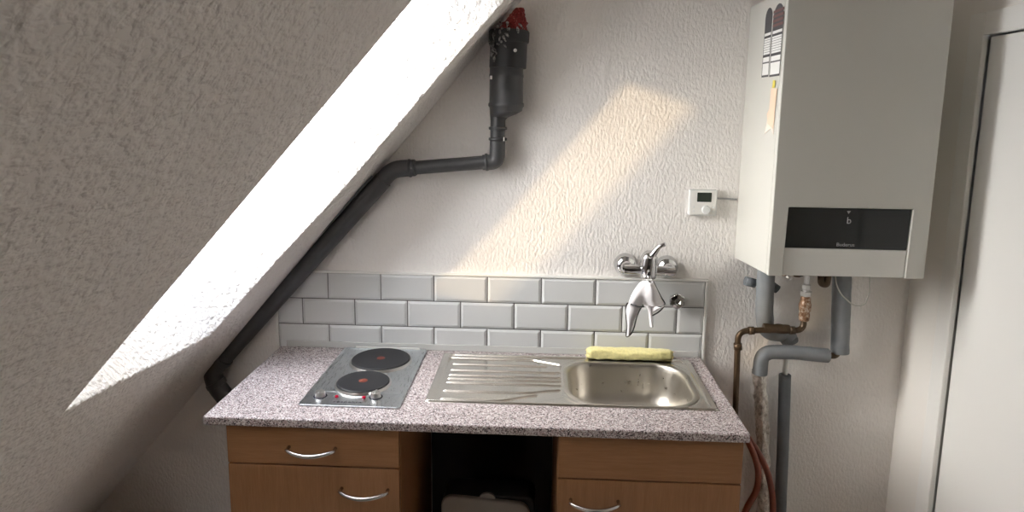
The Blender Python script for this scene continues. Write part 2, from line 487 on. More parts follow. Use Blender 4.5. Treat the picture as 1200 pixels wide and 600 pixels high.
# ------------------------------------------------------------------ hob
hob = thing('electric_hob', 'two-plate stainless steel electric hob let into the worktop', 'hob', (.217, -.26, 0))
bm = bmesh.new(); prism(bm, rrect(.064, .380, -.514, -.0205, .010, 4), 'z', .0004, .0058)
obj('hob_plate', bm, M['hobsteel'], hob, bevel=.0018)
bm = bmesh.new(); holed(bm, rrect(.078, .366, -.418, -.034, .012, 4), [rrect(.084, .360, -.412, -.040, .010, 4)], .0056, .0074)
obj('raised_rim', bm, M['hobsteel'], hob)
bm = bmesh.new(); prism(bm, rrect(.108, .352, -.034, -.0275, .003, 3), 'z', .0058, .0125)  # white colour stands in for a reflection on the rear lip
o = obj('rear_highlight', bm, M['trimwhite'], hob); o['label'] = 'narrow white strip painted as the highlight along the back of the hob'
for (cx, cy, r, _z) in ((.2345, -.153, .1035, 0), (.2245, -.352, .0850, 0)):
    z0 = .0056
    hp = obj('cooking_plate', L([(0, .008), (r - .004, .008), (r - .0005, .0085), (r, .0105), (r, .0155), (r - .003, .0178), (r * .55, .0180), (r * .35, .0176), (0, .0176)], (cx, cy, 0), (0, 0, 1), 56), M['iron'], hob)
    autosmooth(hp); hp['label'] = 'large rear black cooking plate' if r > .08 else 'smaller front black cooking plate'
    o = obj('plate_rim', L([(r + .0085, 0), (r + .0075, .0032), (r + .005, .0085), (r + .0025, .0090), (r + .001, .0068), (r + .001, 0)], (cx, cy, z0 - .0005), (0, 0, 1), 56), M['dullchrome'], hp); autosmooth(o)
    o = obj('red_dot', L([(0, .0179), (.0145, .0179), (.0145, .0183), (0, .0183)], (cx, cy, 0), (0, 0, 1), 24), M['redpaint'], hp); o['label'] = 'red centre dot'
for cx, cy in ((.114, -.452), (.290, -.446)):
    k = obj('control_knob', L([(.0165, 0), (.0165, .003), (.0150, .014), (.0135, .0165), (0, .017)], (cx, cy, .0056), (0, 0, 1), 28), M['dullchrome'], hob); autosmooth(k)
    bm = bmesh.new(); box(bm, cx - .003, cx + .003, cy - .013, cy + .013, .0222, .0255)
    obj('knob_grip', bm, M['dullchrome'], k, bevel=.001)
    o = obj('knob_ring', L([(.0215, 0), (.0215, .0012), (.0172, .0012), (.0172, 0)], (cx, cy, .0056), (0, 0, 1), 28), M['ink'], k)
for cx in (.168, .255):
    o = obj('indicator_lamp', L([(.006, 0), (.006, .003), (.0045, .0055), (0, .0065)], (cx, -.456, .0056), (0, 0, 1), 20), M['redlamp'], hob); autosmooth(o); o['label'] = 'red indicator lamp'
text('brand_lettering', 'respekta', .016, (.212, -.488, .0060), (0, 0, 0), M['ink'], hob, .088, .0002)

# ------------------------------------------------------------------ sink
sink = thing('kitchen_sink', 'stainless steel sink with a grooved drainer on its left and rounded bowl', 'sink', (.9, -.26, 0))
SX0, SX1, SY0, SY1 = .446, 1.360, -.458, -.052
BX0, BX1, BY0, BY1, BR = .898, 1.314, -.452 + .006, -.090, .115
def sstep(a, b_, x):
    t = max(0., min(1., (x - a) / (b_ - a))); return t * t * (3 - 2 * t)
def rr_sd(x, y, x0, x1, y0, y1, r):
    cx, cy = (x0 + x1) / 2, (y0 + y1) / 2
    qx, qy = abs(x - cx) - (x1 - x0) / 2 + r, abs(y - cy) - (y1 - y0) / 2 + r
    return math.hypot(max(qx, 0), max(qy, 0)) + min(max(qx, qy), 0) - r
ribs = [(-.135, .835), (-.190, .880), (-.234, .880), (-.264, .880), (-.297, .880), (-.362, .876), (-.424, .80)]
def sheet_h(x, y):
    e = rr_sd(x, y, SX0, SX1, SY0, SY1, .012)
    z = .0062 * (1 - sstep(-.004, 0, e)) + .0002
    # recessed field, steps down inside the outer border; drainer and bowl surround
    ins = rr_sd(x, y, SX0 + .022, SX1 - .022, SY0 + .004, SY1 - .012, .02)
    z -= .0052 * (1 - sstep(-.006, 0, ins))
    # deeper drainer field with a curved end towards the bowl
    xe = .885 - .10 * sstep(-.13, -.075, y) - .0 - .10 * sstep(-.39, -.45, y)
    dr = max(.474 - x, x - xe, y + .078, -.448 - y)
    if dr < 0:
        z -= .0060 * (1 - sstep(-.006, 0, dr))
        for ry, rx in ribs:
            yy = ry
            if ry < -.33: yy = ry + .045 * sstep(rx - .13, rx, x) * (1 if ry < -.4 else .6)
            if x < rx + .004:
                w = abs(y - yy)
                z += .0048 * (1 - sstep(.0008, .0050, w)) * sstep(.486, .500, x) * (1 - sstep(rx - .006, rx + .004, x))
    # raised bar at the right end
    z += .0022 * (1 - sstep(.001, .005, abs(x - 1.338))) * sstep(-.425, -.41, y) * (1 - sstep(-.10, -.085, y))
    # lip around the bowl
    bd = rr_sd(x, y, BX0, BX1, BY0, BY1, BR)
    z += .0016 * math.exp(-((bd - .022) / .006) ** 2)
    return z
bm = bmesh.new(); nx = 300; ny = 400
grid = {}
for i in range(nx + 1):
    x = SX0 + (SX1 - SX0) * i / nx
    for j in range(ny + 1):
        y = SY0 + (SY1 - SY0) * j / ny
        if rr_sd(x, y, BX0, BX1, BY0, BY1, BR) > -.004: grid[i, j] = bm.verts.new((x, y, sheet_h(x, y)))
for i in range(nx):
    for j in range(ny):
        q = [grid.get(k) for k in ((i, j), (i + 1, j), (i + 1, j + 1), (i, j + 1))]
        if all(q): bm.faces.new(q)
obj('drainer_sheet', bm, M['steel'], sink, smooth=True)
bm = bmesh.new(); rings = []
prof = [(-.012, .0016), (-.008, .0044), (-.003, .0052), (.002, .0046), (.006, .0015), (.009, -.005), (.012, -.02), (.017, -.06), (.023, -.10), (.034, -.128), (.050, -.142), (.075, -.149), (.11, -.152), (.15, -.1535)]
for ins, z in prof:
    r = max(BR - ins, .012)
    rings.append([bm.verts.new((x, y, z)) for x, y in rrect(BX0 + ins, BX1 - ins, BY0 + ins, BY1 - ins, r, 12)])
for A, Q in zip(rings, rings[1:]):
    n = len(A)
    for i in range(n): bm.faces.new((A[i], A[(i + 1) % n], Q[(i + 1) % n], Q[i]))
bm.faces.new(rings[-1])
bw = obj('bowl', bm, M['bowl'], sink, smooth=True); bw['label'] = 'deep rounded steel bowl'
o = obj('drain_strainer', L([(.040, 0), (.038, .002), (.030, .0012), (.012, .0008), (.010, .003), (0, .0035)], (1.106, -.268, -.1532), (0, 0, 1), 32), M['chrome'], bw); autosmooth(o)

# ------------------------------------------------------------------ wall tap
tap = thing('wall_tap', 'chrome single-lever wall tap above the tiles', 'tap', (1.19, 0, .345))
for cx, z in ((1.116, .349), (1.268, .344)):
    o = obj('rosette', L([(.042, 0), (.0415, .006), (.038, .018), (.029, .029), (.019, .034), (.016, .05), (.016, .062)], (cx, -.0005, z), (0, -1, 0), 36), M['chrome'], tap); autosmooth(o, 60)
bm = bmesh.new()
tube(bm, fillet([(1.102, -.078, .348), (1.15, -.080, .348), (1.19, -.082, .347)], .02), .0185, 24, rf=lambda i, t, a: 1 if t > .01 else .9)
tube(bm, fillet([(1.282, -.078, .345), (1.23, -.080, .346), (1.19, -.082, .347)], .02), .0185, 24, rf=lambda i, t, a: 1 if t > .01 else .9)
lathe(bm, [(0, -.032), (.020, -.031), (.029, -.024), (.031, -.010), (.031, .028), (.029, .034), (.030, .050), (.024, .063), (.014, .072), (0, .074)], (1.188, -.084, .347), (.0, -.10, 1), 32)
o = obj('tap_body', bm, M['chrome'], tap); autosmooth(o, 50)
bm = bmesh.new()
tube(bm, [(1.186, -.104, .395), (1.199, -.102, .410), (1.209, -.106, .428), (1.218, -.112, .441), (1.236, -.122, .452)], .0095, 16, rf=lambda i, t, a: 1.5 - .85 * t + .25 * max(0, t - .7))
o = obj('lever', bm, M['chrome'], tap)
o = obj('temperature_mark', L([(0, 0), (.0055, 0), (.0055, .002), (0, .003)], (1.196, -.108, .388), (0, -1, .1), 16), M['redlamp'], tap)
o['label'] = 'small red mark on the tap head'
bm = T(fillet([(1.184, -.095, .332), (1.183, -.135, .328), (1.182, -.150, .324), (1.182, -.153, .312)], .015), .0115, 18)
obj('spout', bm, M['chrome'], tap, smooth=True)

# knob on the tiles
kn = thing('shut_off_valve', 'round chrome valve knob on the tiles right of the white cloth', 'valve', (1.305, -.01, .223))
o = obj('wall_rose', L([(.020, 0), (.019, .006), (.011, .008), (.011, .024)], (1.305, -.0128, .223), (0, -1, 0), 28), M['chrome'], kn); autosmooth(o)
bm = L([(.012, .014), (.027, .015), (.0295, .019), (.0295, .030), (.026, .034), (.012, .035), (.009, .032), (0, .032)], (1.305, -.0128, .223), (0, -1, 0), 30)
for v_ in bm.verts:
    a = math.atan2(v_.co.z - .223, v_.co.x - 1.305)
    if math.hypot(v_.co.z - .223, v_.co.x - 1.305) > .02:
        k_ = 1 - .07 * (math.cos(a * 6) > .3); v_.co.x = 1.305 + (v_.co.x - 1.305) * k_; v_.co.z = .223 + (v_.co.z - .223) * k_
obj('knob', bm, M['chrome'], kn)

# ------------------------------------------------------------------ white cloth over the spout
def lerp_poly(P, t):
    n = len(P) - 1; f = min(t * n, n - 1e-6); i = int(f); u = f - i
    p0, p1, p2, p3 = P[max(i - 1, 0)], P[i], P[i + 1], P[min(i + 2, n)]
    return tuple(.5 * ((2 * b) + (-a + c) * u + (2 * a - 5 * b + 4 * c - d) * u * u + (-a + 3 * b - 3 * c + d) * u ** 3) for a, b, c, d in zip(p0, p1, p2, p3))
def patch(bm, Lp, Rp, yfun, nu=26, nv=34):
    g_ = []
    for j in range(nv + 1):
        t = j / nv; a, b_ = lerp_poly(Lp, t), lerp_poly(Rp, t)
        g_.append([bm.verts.new((a[0] + (b_[0] - a[0]) * i / nu, yfun(i / nu, t), a[1] + (b_[1] - a[1]) * i / nu)) for i in range(nu + 1)])
    for j in range(nv):
        for i in range(nu): bm.faces.new((g_[j][i], g_[j][i + 1], g_[j + 1][i + 1], g_[j + 1][i]))
    return g_
bm = bmesh.new()
def ymain(u, t):
    bulge = math.sin(PI * min(max(u, 0), 1))
    return -.150 - .035 * bulge * (1 - .35 * t) - .016 * t * math.sin(u * 9 + 1.2) + .010 * math.sin(t * 5 + u * 4) * t - .03 * (1 - t) * (1 - t)
patch(bm, [(1.168, .334), (1.150, .326), (1.132, .300), (1.117, .272), (1.108, .242)],
      [(1.188, .334), (1.199, .315), (1.213, .290), (1.227, .265), (1.241, .240)], ymain)
# lower flap under the main fold: right corner droops
def yflap(u, t): return -.155 - .022 * math.sin(PI * u) * (1 - t) - .012 * math.sin(u * 9 + 1.2) - .004 * t
patch(bm, [(1.160, .244), (1.166, .240), (1.172, .238)], [(1.241, .240), (1.218, .226), (1.190, .210)], yflap, 16, 8)
# tongue hanging at the left
def ytong(u, t): return -.146 - .014 * math.sin(u * PI + .4) - .010 * math.sin(t * 6) * u
patch(bm, [(1.108, .246), (1.104, .225), (1.106, .200), (1.111, .160), (1.110, .124)],
      [(1.160, .246), (1.150, .222), (1.139, .190), (1.134, .160), (1.125, .134)], ytong, 14, 26)
# narrow tail
patch(bm, [(1.170, .242), (1.180, .222), (1.184, .196), (1.189, .168)], [(1.182, .244), (1.191, .222), (1.195, .198), (1.198, .167)], lambda u, t: -.168 - .010 * math.sin(PI * u), 8, 20)
# back half going over the spout
patch(bm, [(1.168, .334), (1.160, .315), (1.150, .285)], [(1.188, .334), (1.202, .315), (1.214, .285)], lambda u, t: -.172 + .075 * t ** .6, 12, 12)
bmesh.ops.remove_doubles(bm, verts=bm.verts, dist=.0004)
cl = obj('hanging_cloth', bm, M['cloth'], smooth=True)
md = cl.modifiers.new('thick', 'SOLIDIFY'); md.thickness = .0026; md.offset = 0
tag(cl, 'white microfibre cloth with a black hem draped over the tap spout', 'cloth')
hem = bmesh.new()
for pts in ([(1.188, ymain(1, 0), .334), (1.199, ymain(1, .25), .315), (1.213, ymain(1, .5), .290), (1.227, ymain(1, .75), .265), (1.241, ymain(1, 1), .240), (1.218, -.172, .226), (1.192, -.178, .211)],
            [(1.161, -.168, .245), (1.151, -.160, .224), (1.140, -.158, .190), (1.135, -.155, .160), (1.126, -.150, .134), (1.110, -.150, .124), (1.111, -.150, .160), (1.106, -.150, .200), (1.104, -.150, .225), (1.108, -.156, .246), (1.120, -.180, .249), (1.14, -.192, .246), (1.160, -.194, .247)]):
    tube(hem, [Vector(lerp_poly(pts, k / 60)) - Vector((0, .0016, 0)) for k in range(61)], .0027, 8)
o = obj('hem', hem, M['binblack'], cl); o['label'] = 'black stitched hem'

# ------------------------------------------------------------------ yellow cloth
bm = bmesh.new(); NS, NK = 90, 40
rings = []
for i in range(NS + 1):
    t = i / NS; x = .984 + .304 * t
    e = min(1, t / .03, (1 - t) / .02); e = .82 + .18 * max(0, e)
    ring_ = []
    for k in range(NK):
        a = 2 * PI * k / NK
        ca, sa = math.cos(a), math.sin(a)
        ry, rz = .026, .0215
        px = abs(ca) ** .75 * (1 if ca > 0 else -1); pz = abs(sa) ** .75 * (1 if sa > 0 else -1)
        f = e * (1 + .13 * noise.noise(Vector((x * 22, ca * 1.6, sa * 1.6))) + .07 * noise.noise(Vector((x * 70, ca * 4, sa * 4 + 3))) + .05 * math.sin(a * 3 + 8 * t))
        f *= 1 - .10 * sstep(.85, 1, t)
        z = .0260 + rz * pz * f
        ring_.append(bm.verts.new((x + .004 * noise.noise(Vector((a * 2, t * 4, 7))) * (1 if 0 < i < NS else 3), -.0635 + ry * px * f, max(z, .0076 if -.0635 + ry * px * f < -.048 else .0008))))
    rings.append(ring_)
for A, Q in zip(rings, rings[1:]):
    for k in range(NK): bm.faces.new((A[k], A[(k + 1) % NK], Q[(k + 1) % NK], Q[k]))
for rg, sgn in ((rings[0], -1), (rings[-1], 1)):   # spiral end: pushed in layers
    c_ = sum((v_.co for v_ in rg), Vector()) / NK; prev = rg
    for kf, dx in ((.72, .005), (.66, -.004), (.4, .004), (.34, -.004)):
        nr = [bm.verts.new(c_ + (v_.co - c_) * kf + Vector((sgn * dx, 0, 0))) for v_ in rg]
        for k in range(NK): bm.faces.new((prev[k], prev[(k + 1) % NK], nr[(k + 1) % NK], nr[k]))
        prev = nr
    bm.faces.new(prev)
tag(obj('rolled_cloth', bm, M['yellow'], smooth=True), 'yellow cleaning cloth rolled up behind the sink bowl', 'cloth')

# ------------------------------------------------------------------ thermostat
th = thing('room_thermostat', 'small white room thermostat with dark display on the wall', 'thermostat', (1.384, 0, .585))
bm = bmesh.new(); prism(bm, rrect(1.334, 1.432, .540, .633, .003, 3), 'y', -.0005, -.024); obj('housing', bm, M['thermo'], th, bevel=.0015)
bm = bmesh.new(); prism(bm, rrect(1.338, 1.428, .544, .629, .003, 3), 'y', -.0242, -.0262); obj('face_plate', bm, M['trimwhite'], th, bevel=.0006)
bm = bmesh.new(); prism(bm, rrect(1.360, 1.411, .590, .624, .002, 3), 'y', -.0262, -.0272); obj('display', bm, M['lcd'], th)['label'] = 'dark rectangular display'
o = obj('dial', L([(.0155, 0), (.0150, .007), (.0135, .010), (0, .0105)], (1.393, -.0262, .562), (0, -1, 0), 30), M['thermo'], th); autosmooth(o)
for x, z in ((1.350, .571), (1.350, .556), (1.420, .571), (1.420, .556)):
    obj('button', L([(.0042, 0), (.0040, .0018), (0, .002)], (x, -.0262, z), (0, -1, 0), 14), M['thermo'], th)
cb = tag(obj('thermostat_cable', T([(1.425, -.006, .605), (1.44, -.007, .601), (1.47, -.005, .600), (1.49, -.006, .599), (1.506, -.007, .599)], .0032, 10), M['greypr']), 'thin grey cable running from the thermostat to the boiler', 'cable')

# ------------------------------------------------------------------ boiler
bo = thing('gas_boiler', 'large white wall-hung gas boiler with black control panel', 'boiler', (1.75, 0, .4))
bm = bmesh.new()
XL, XRb, YB, ZT = 1.512, 1.988, -.334, 1.272
pts = [(-.0008, .382), (YB, .405), (YB, ZT), (-.0008, ZT)]
prism(bm, pts, 'x', XL, XRb)
obj('casing', bm, M['enamel'], bo, bevel=.004)
bm = bmesh.new()
o_ = [(XL, .405), (1.5565, .405), (1.5605, .6225), (1.9345, .6225), (1.9305, .405), (XRb, .405), (XRb, ZT), (XL, ZT)]
prism(bm, o_, 'y', YB - .0005, YB - .022)
obj('front_cover', bm, M['enamel'], bo, bevel=.0035)
bm = bmesh.new(); prism(bm, [(1.5585, .4945), (1.5615, .6210), (1.9325, .6210), (1.9300, .4945)], 'y', YB - .0005, YB - .0145)
cp = obj('control_panel', bm, M['glassblack'], bo, bevel=.0012); cp['label'] = 'black glass control panel'
bm = bmesh.new(); prism(bm, [(1.5575, .4065), (1.5585, .4935), (1.9300, .4935), (1.9290, .4065)], 'y', YB - .0005, YB - .0155)
obj('lower_flap', bm, M['flap'], bo, bevel=.002)
bm = bmesh.new(); prism(bm, [(1.739, .6135), (1.751, .6135), (1.745, .6045)], 'y', YB - .0143, YB - .0150)
obj('triangle_mark', bm, M['greypr'], cp)
def ftext(name, s_, size, x, z, y, mat, par, w=None):
    return text(name, s_, size, (x, y, z), (PI / 2, 0, 0), mat, par, w)
ftext('panel_symbol', 'b', .030, 1.748, .583, YB - .0148, M['greypr'], cp)
ftext('brand_lettering', 'Buderus', .016, 1.744, .5075, YB - .0148, M['greypr'], cp, .054)
# paper tags on the left side
def side_prism(bm, pts, x0, x1, mi=0): prism(bm, pts, 'x', x0, x1, mi)
def tagshape(y0, y1, z0, z1, skew, n=8):
    w = y0 - y1; r = w / 2; pts = [(y0 + skew, z0), (y1 + skew, z0)]
    for k in range(n + 1):
        a = PI * k / n; pts.append(((y0 + y1) / 2 - r * math.cos(a), z1 - r + r * math.sin(a)))
    return pts
def paper_tag(y0, y1, z0, z1, label, red):
    r = thing('service_tag', label, 'tag', (XL, (y0 + y1) / 2, z0), 'paper tags on the boiler side')
    sk = 0
    bm = bmesh.new(); side_prism(bm, tagshape(y0, y1, z0, z1, sk), XL - .0004, XL - .0012); obj('card', bm, M['paper'], r)
    zs = z1 - .36 * (z1 - z0)
    bm = bmesh.new(); pts = tagshape(y0, y1, zs, z1, 0); side_prism(bm, pts, XL - .0012, XL - .0016); obj('printed_head', bm, M['tagdark'], r)
    bm = bmesh.new(); hh = z1 - z0
    for f0, f1 in ((.40, .435), (.67, .71), (.78, .80)) + (((.97, 1.0),)):
        box(bm, XL - .0016, XL - .0012, y1, y0, z1 - f1 * hh, z1 - f0 * hh)
    for k in range(6):
        z = z1 - (.46 + .035 * k) * hh; box(bm, XL - .0015, XL - .0012, y1, y0, z - .0012, z)
    for y in (y0, y1 + .0022): box(bm, XL - .0016, XL - .0012, y - .0022, y, z0, zs)
    obj('printed_lines', bm, M['tagdark'], r)
    if red:
        bm = bmesh.new()
        for k in range(4): box(bm, XL - .0019, XL - .0016, y1 - .003, y0, zs + .012 + k * .014, zs + .020 + k * .014)
        obj('red_lettering', bm, M['tagred'], r)
paper_tag(-.172, -.236, 1.022, 1.238, 'narrow dark-headed paper tag on the boiler side, nearer the wall', False)
paper_tag(-.245, -.333, 1.020, 1.238, 'wide paper tag with maroon print on the boiler side, nearer its front', True)
bm = bmesh.new(); side_prism(bm, [(-.283, .985), (-.304, .985), (-.306, 1.008), (-.286, 1.008)], XL - .0026, XL - .0032)
r = thing('paper_strip', 'faded pinkish paper strip taped below the tags on the boiler side', 'paper', (XL, -.29, .84))
o = obj('tape', bm, M['yellowtape'], r); o['label'] = 'yellow tape'
bm = bmesh.new(); side_prism(bm, [(-.272, .985), (-.326, .982), (-.318, .905), (-.322, .90), (-.312, .86), (-.262, .875), (-.250, .905), (-.268, .92)], XL - .0018, XL - .0024); obj('upper_sheet', bm, M['beigepaper'], r)
bm = bmesh.new(); side_prism(bm, [(-.262, .915), (-.318, .918), (-.318, .842), (-.290, .860), (-.240, .842)], XL - .0006, XL - .0014); obj('lower_sheet', bm, M['palepaper'], r)

# ------------------------------------------------------------------ pipes under the boiler
def lump(seed, amp, f=9): return lambda i, t, a: 1 + amp * noise.noise(Vector((math.cos(a) * 1.5, math.sin(a) * 1.5, i * .35 + seed)) * (f / 9))
def dense(pts, st=.012):
    out = [Vector(pts[0])]
    for a, b_ in zip(pts, pts[1:]):
        a, b_ = Vector(a), Vector(b_); n = max(1, int((b_ - a).length / st))
        out += [a + (b_ - a) * k / n for k in range(1, n + 1)]
    return out
def run(name, label, cat, pts, r, mat, rad=.04, seg=24, amp=0., group=None, parent=None):
    p = dense(fillet(pts, rad, 8))
    o = obj(name, T(p, r, seg, rf=lump(len(p), amp) if amp else None), mat, parent)
    autosmooth(o, 50)
    return tag(o, label, cat, group) if parent is None else o
run('insulated_pipe', 'grey foam-wrapped pipe from the boiler down behind the brown copper pipe', 'pipe',
    [(1.610, -.060, .384), (1.613, -.060, .19), (1.632, -.045, .118), (1.70, -.045, .112), (1.716, -.048, .090), (1.716, -.052, .087)], .0305, M['insul'], .045, amp=.06)
run('insulated_pipe', 'straight grey foam-wrapped pipe hanging from the right underside of the boiler', 'pipe',
    [(1.872, -.065, .386), (1.892, -.065, .055)], .0315, M['insul'], amp=.05)
e5 = run('insulated_pipe', 'grey foam-wrapped pipe elbowing sideways above the foil-wrapped pipe', 'pipe',
    [(1.605, -.085, -.028), (1.607, -.085, .054), (1.70, -.088, .060), (1.842, -.082, .047)], .0255, M['insul'], .05, amp=.07)
run('copper_joint', '', '', [(1.842, -.081, .047), (1.872, -.076, .045), (1.888, -.066, .058)], .011, M['copper'], .02, parent=e5)
run('foil_wrapped_pipe', 'crinkled foil-wrapped pipe running down beside the worktop end', 'pipe',
    [(1.606, -.062, -.022), (1.628, -.06, -.148), (1.648, -.055, -.316), (1.668, -.055, -.60), (1.672, -.055, ZF + .004)], .0225, M['foil'], amp=.35)
r6 = thing('floor_riser_pipe', 'dark foam-wrapped riser pipe with a bare white top', 'pipe', (1.73, -.045, ZF))
obj('foam_sleeve', T(dense([(1.711, -.045, -.045), (1.724, -.045, -.314), (1.733, -.045, -.584), (1.737, -.045, ZF + .002)], .03), .0215, 24, rf=lump(3, .04)), M['insuldark'], r6, smooth=True)
obj('bare_pipe', T([(1.711, -.045, -.043), (1.712, -.045, .030)], .0095, 16), M['trimwhite'], r6, smooth=True)['label'] = 'bare white pipe end'
cp_ = thing('copper_pipe', 'tarnished brown copper pipe bending over from the boiler to the worktop corner', 'pipe', (1.52, -.11, -.2))
path = fillet([(1.523, -.105, -.60), (1.521, -.105, -.165), (1.511, -.105, .138), (1.606, -.108, .146), (1.738, -.108, .148), (1.739, -.100, .205)], .035, 8)
autosmooth(obj('pipe_run', T(dense(path), .0105, 18, rf=lump(5, .05)), M['copper'], cp_), 60)
for a, b_ in (((1.513, -.105, .092), (1.515, -.105, .070)), ((1.548, -.106, .141), (1.566, -.106, .142)), ((1.690, -.108, .147), (1.708, -.108, .1475))):
    obj('coupling', T([a, b_], .0145, 18), M['copper'], cp_, smooth=False)
autosmooth(obj('tee_block', T(dense([(1.600, -.102, .150), (1.690, -.102, .148)], .01), .0165, 18, rf=lump(8, .25)), M['copper'], cp_), 60)
vb = obj('valve_body', L([(.012, 0), (.017, .004), (.019, .02), (.0175, .035), (.020, .040), (.021, .062), (.018, .070), (.0165, .085), (.014, .09)], (1.740, -.100, .180), (0, 0, 1), 20), M['rust'], cp_); autosmooth(vb)
vb['label'] = 'rusty brass valve body'
o = obj('hex_nut', L([(.013, 0), (.020, .001), (.020, .017), (.013, .018), (.011, .022), (.015, .026), (.015, .040), (.010, .045), (.010, .115)], (1.740, -.100, .272), (0, 0, 1), 6), M['dullchrome'], cp_)
o['label'] = 'bright hexagonal nut'
# short stub and fittings right under the boiler
st_ = tag(obj('stub_pipe', T([(1.545, -.038, .306), (1.582, -.038, .297)], .0165, 18), M['insuldark']), 'short dark pipe stub on the wall left of the grey foam pipe', 'pipe')
run('stub_pipe', 'short dark pipe stub showing right of the leftmost grey foam pipe', 'pipe', [(1.640, -.04, .292), (1.662, -.043, .277)], .0155, M['insuldark'])
fit = thing('boiler_connections', 'cluster of brass and dark fittings under the boiler', 'fitting', (1.70, -.12, .34))
obj('fitting', T([(1.650, -.13, .3875), (1.652, -.13, .352)], .013, 6), M['rust'], fit); obj('fitting', T([(1.690, -.135, .389), (1.690, -.135, .350)], .012, 12), M['copper'], fit)
obj('fitting', T([(1.652, -.132, .352), (1.664, -.150, .345)], .007, 12), M['dullchrome'], fit)
obj('fitting', T(fillet([(1.668, -.14, .372), (1.700, -.14, .352), (1.720, -.14, .368)], .02), .005, 10), M['black'], fit)
obj('fitting', T([(1.778, -.12, .389), (1.778, -.12, .352)], .014, 12), M['copper'], fit); obj('fitting', T(fillet([(1.778, -.12, .350), (1.780, -.12, .322), (1.800, -.12, .318), (1.806, -.12, .388)], .02), .011, 14), M['copper'], fit)
run('boiler_cable', 'thin pale cable hanging in a loop under the boiler', 'cable', [(1.822, -.12, .390), (1.830, -.12, .325), (1.852, -.12, .285), (1.897, -.12, .247), (1.935, -.12, .247), (1.949, -.12, .290), (1.940, -.12, .393)], .0022, M['wire'], .03, 8)
# hoses
run('orange_hose', 'orange rubber hose curving tightly down beside the cabinet side', 'hose',
    [(1.45, -.16, -.10), (1.490, -.24, -.150), (1.520, -.30, -.200), (1.545, -.31, -.270), (1.547, -.31, -.345), (1.510, -.30, -.435), (1.500, -.28, -.62), (1.52, -.25, ZF + .012)], .0105, M['hose'], .07, 16)
run('orange_hose', 'orange rubber hose swinging wider out towards the riser pipe', 'hose',
    [(1.44, -.12, -.115), (1.492, -.22, -.155), (1.530, -.29, -.195), (1.575, -.30, -.272), (1.600, -.30, -.360), (1.608, -.30, -.44), (1.615, -.28, -.70), (1.60, -.25, ZF + .012)], .0105, M['hose'], .09, 16)

# ------------------------------------------------------------------ waste pipe along the slope
dp = thing('waste_pipe', 'dark grey plastic waste pipe running down along the sloping wall', 'pipe', (.62, -.05, .72))
YD = -.050
pr = .0265
a0 = (.262, YD, .690); b0 = (-.432, YD, -.078)
dn = (Vector(b0) - Vector(a0)).normalized()
autosmooth(obj('pipe_run', T([Vector(a0) + dn * .05, Vector(b0) - dn * .02], .0335, 28), M['drain'], dp), 60)['label'] = 'long slanting run'
n_ = Vector((-dn.z, 0, dn.x)); n_ = n_ if n_.x < 0 else -n_
tag(obj('slope_cable', T([Vector(a0) + dn * .06 + n_ * .034 + Vector((0, -.030, 0)), Vector(a0) + dn * .5 + n_ * .036 + Vector((0, -.028, 0)), Vector(b0) - dn * .06 + n_ * .030 + Vector((0, -.022, 0))], .0035, 10), M['insuldark']), 'thin grey cable lying along the upper side of the slanting waste pipe', 'cable')
o = obj('pipe_run', T([(.335, YD - .004, .6975), (.600, YD - .004, .7225)], .0245, 28), M['drain'], dp); autosmooth(o, 60)
def elbow(pts, r, rad, name='elbow'):
    return autosmooth(obj(name, T(fillet(pts, rad, 10), r, 28), M['drain'], dp), 60)
elbow([Vector(a0) + dn * .07, (.262, YD, .692), (.345, YD - .004, .6985)], .0305, .04)
elbow([(.590, YD - .004, .7215), (.640, YD - .006, .724), (.643, YD - .012, .800)], .0275, .045)
elbow([Vector(b0) - dn * .03, (-.445, YD, -.095), (-.436, YD, -.150), (-.345, YD - .01, -.262)], .0345, .06)
def sock(p, q, r0, r1=None):
    p, q = Vector(p), Vector(q); ln = (q - p).length
    r1 = r1 or r0 + .004
    o = obj('socket_ring', L([(r0, 0), (r1 - .001, .001), (r1, ln * .3), (r1, ln * .7), (r1 - .001, ln - .001), (r0, ln)], p, q - p, 28), M['drain'], dp); autosmooth(o, 50)
sock((.322, YD - .004, .6962), (.332, YD - .004, .6972), .0285, .033)
sock((.345, YD - .004, .6983), (.351, YD - .004, .6989), .0245, .0275)
sock((.598, YD - .004, .7222), (.609, YD - .004, .7232), .0245, .0315)
sock((.643, YD - .012, .800), (.643, YD - .012, .811), .0275, .0325)
sock((.643, YD - .012, .838), (.643, YD - .012, .849), .0275, .0325)
sock(Vector(b0) + dn * -.055, Vector(b0) + dn * -.03, .0335, .0385)
sock((-.437, YD, -.136), (-.428, YD, -.155), .0335, .0385)
autosmooth(obj('pipe_run', T([(.643, YD - .012, .790), (.643, YD - .012, .905)], .0265, 28), M['drain'], dp), 60)
# eccentric widening and the broad upper pipe
bm = bmesh.new(); rings = []; YU = -.067
for z, cx, cy, r in ((.872, .643, YD - .012, .027), (.882, .646, -.056, .031), (.893, .660, -.061, .046), (.905, .671, -.066, .0570), (.916, .6715, YU, .0585), (.921, .6715, YU, .0625), (.929, .6715, YU, .0625), (.934, .6715, YU, .0590), (1.018, .6715, YU, .0585), (1.021, .6715, YU, .0600), (1.028, .6715, YU, .0600), (1.031, .6715, YU, .0585), (1.060, .6715, YU, .0585)):
    rings.append([bm.verts.new((cx + r * math.cos(2 * PI * k / 40), cy + r * math.sin(2 * PI * k / 40), z)) for k in range(40)])
for A, Q in zip(rings, rings[1:]):
    for k in range(40): bm.faces.new((A[k], A[(k + 1) % 40], Q[(k + 1) % 40], Q[k]))
bm.faces.new(rings[0]); bm.faces.new(rings[-1])
autosmooth(obj('widening_reducer', bm, M['drain'], dp), 40)
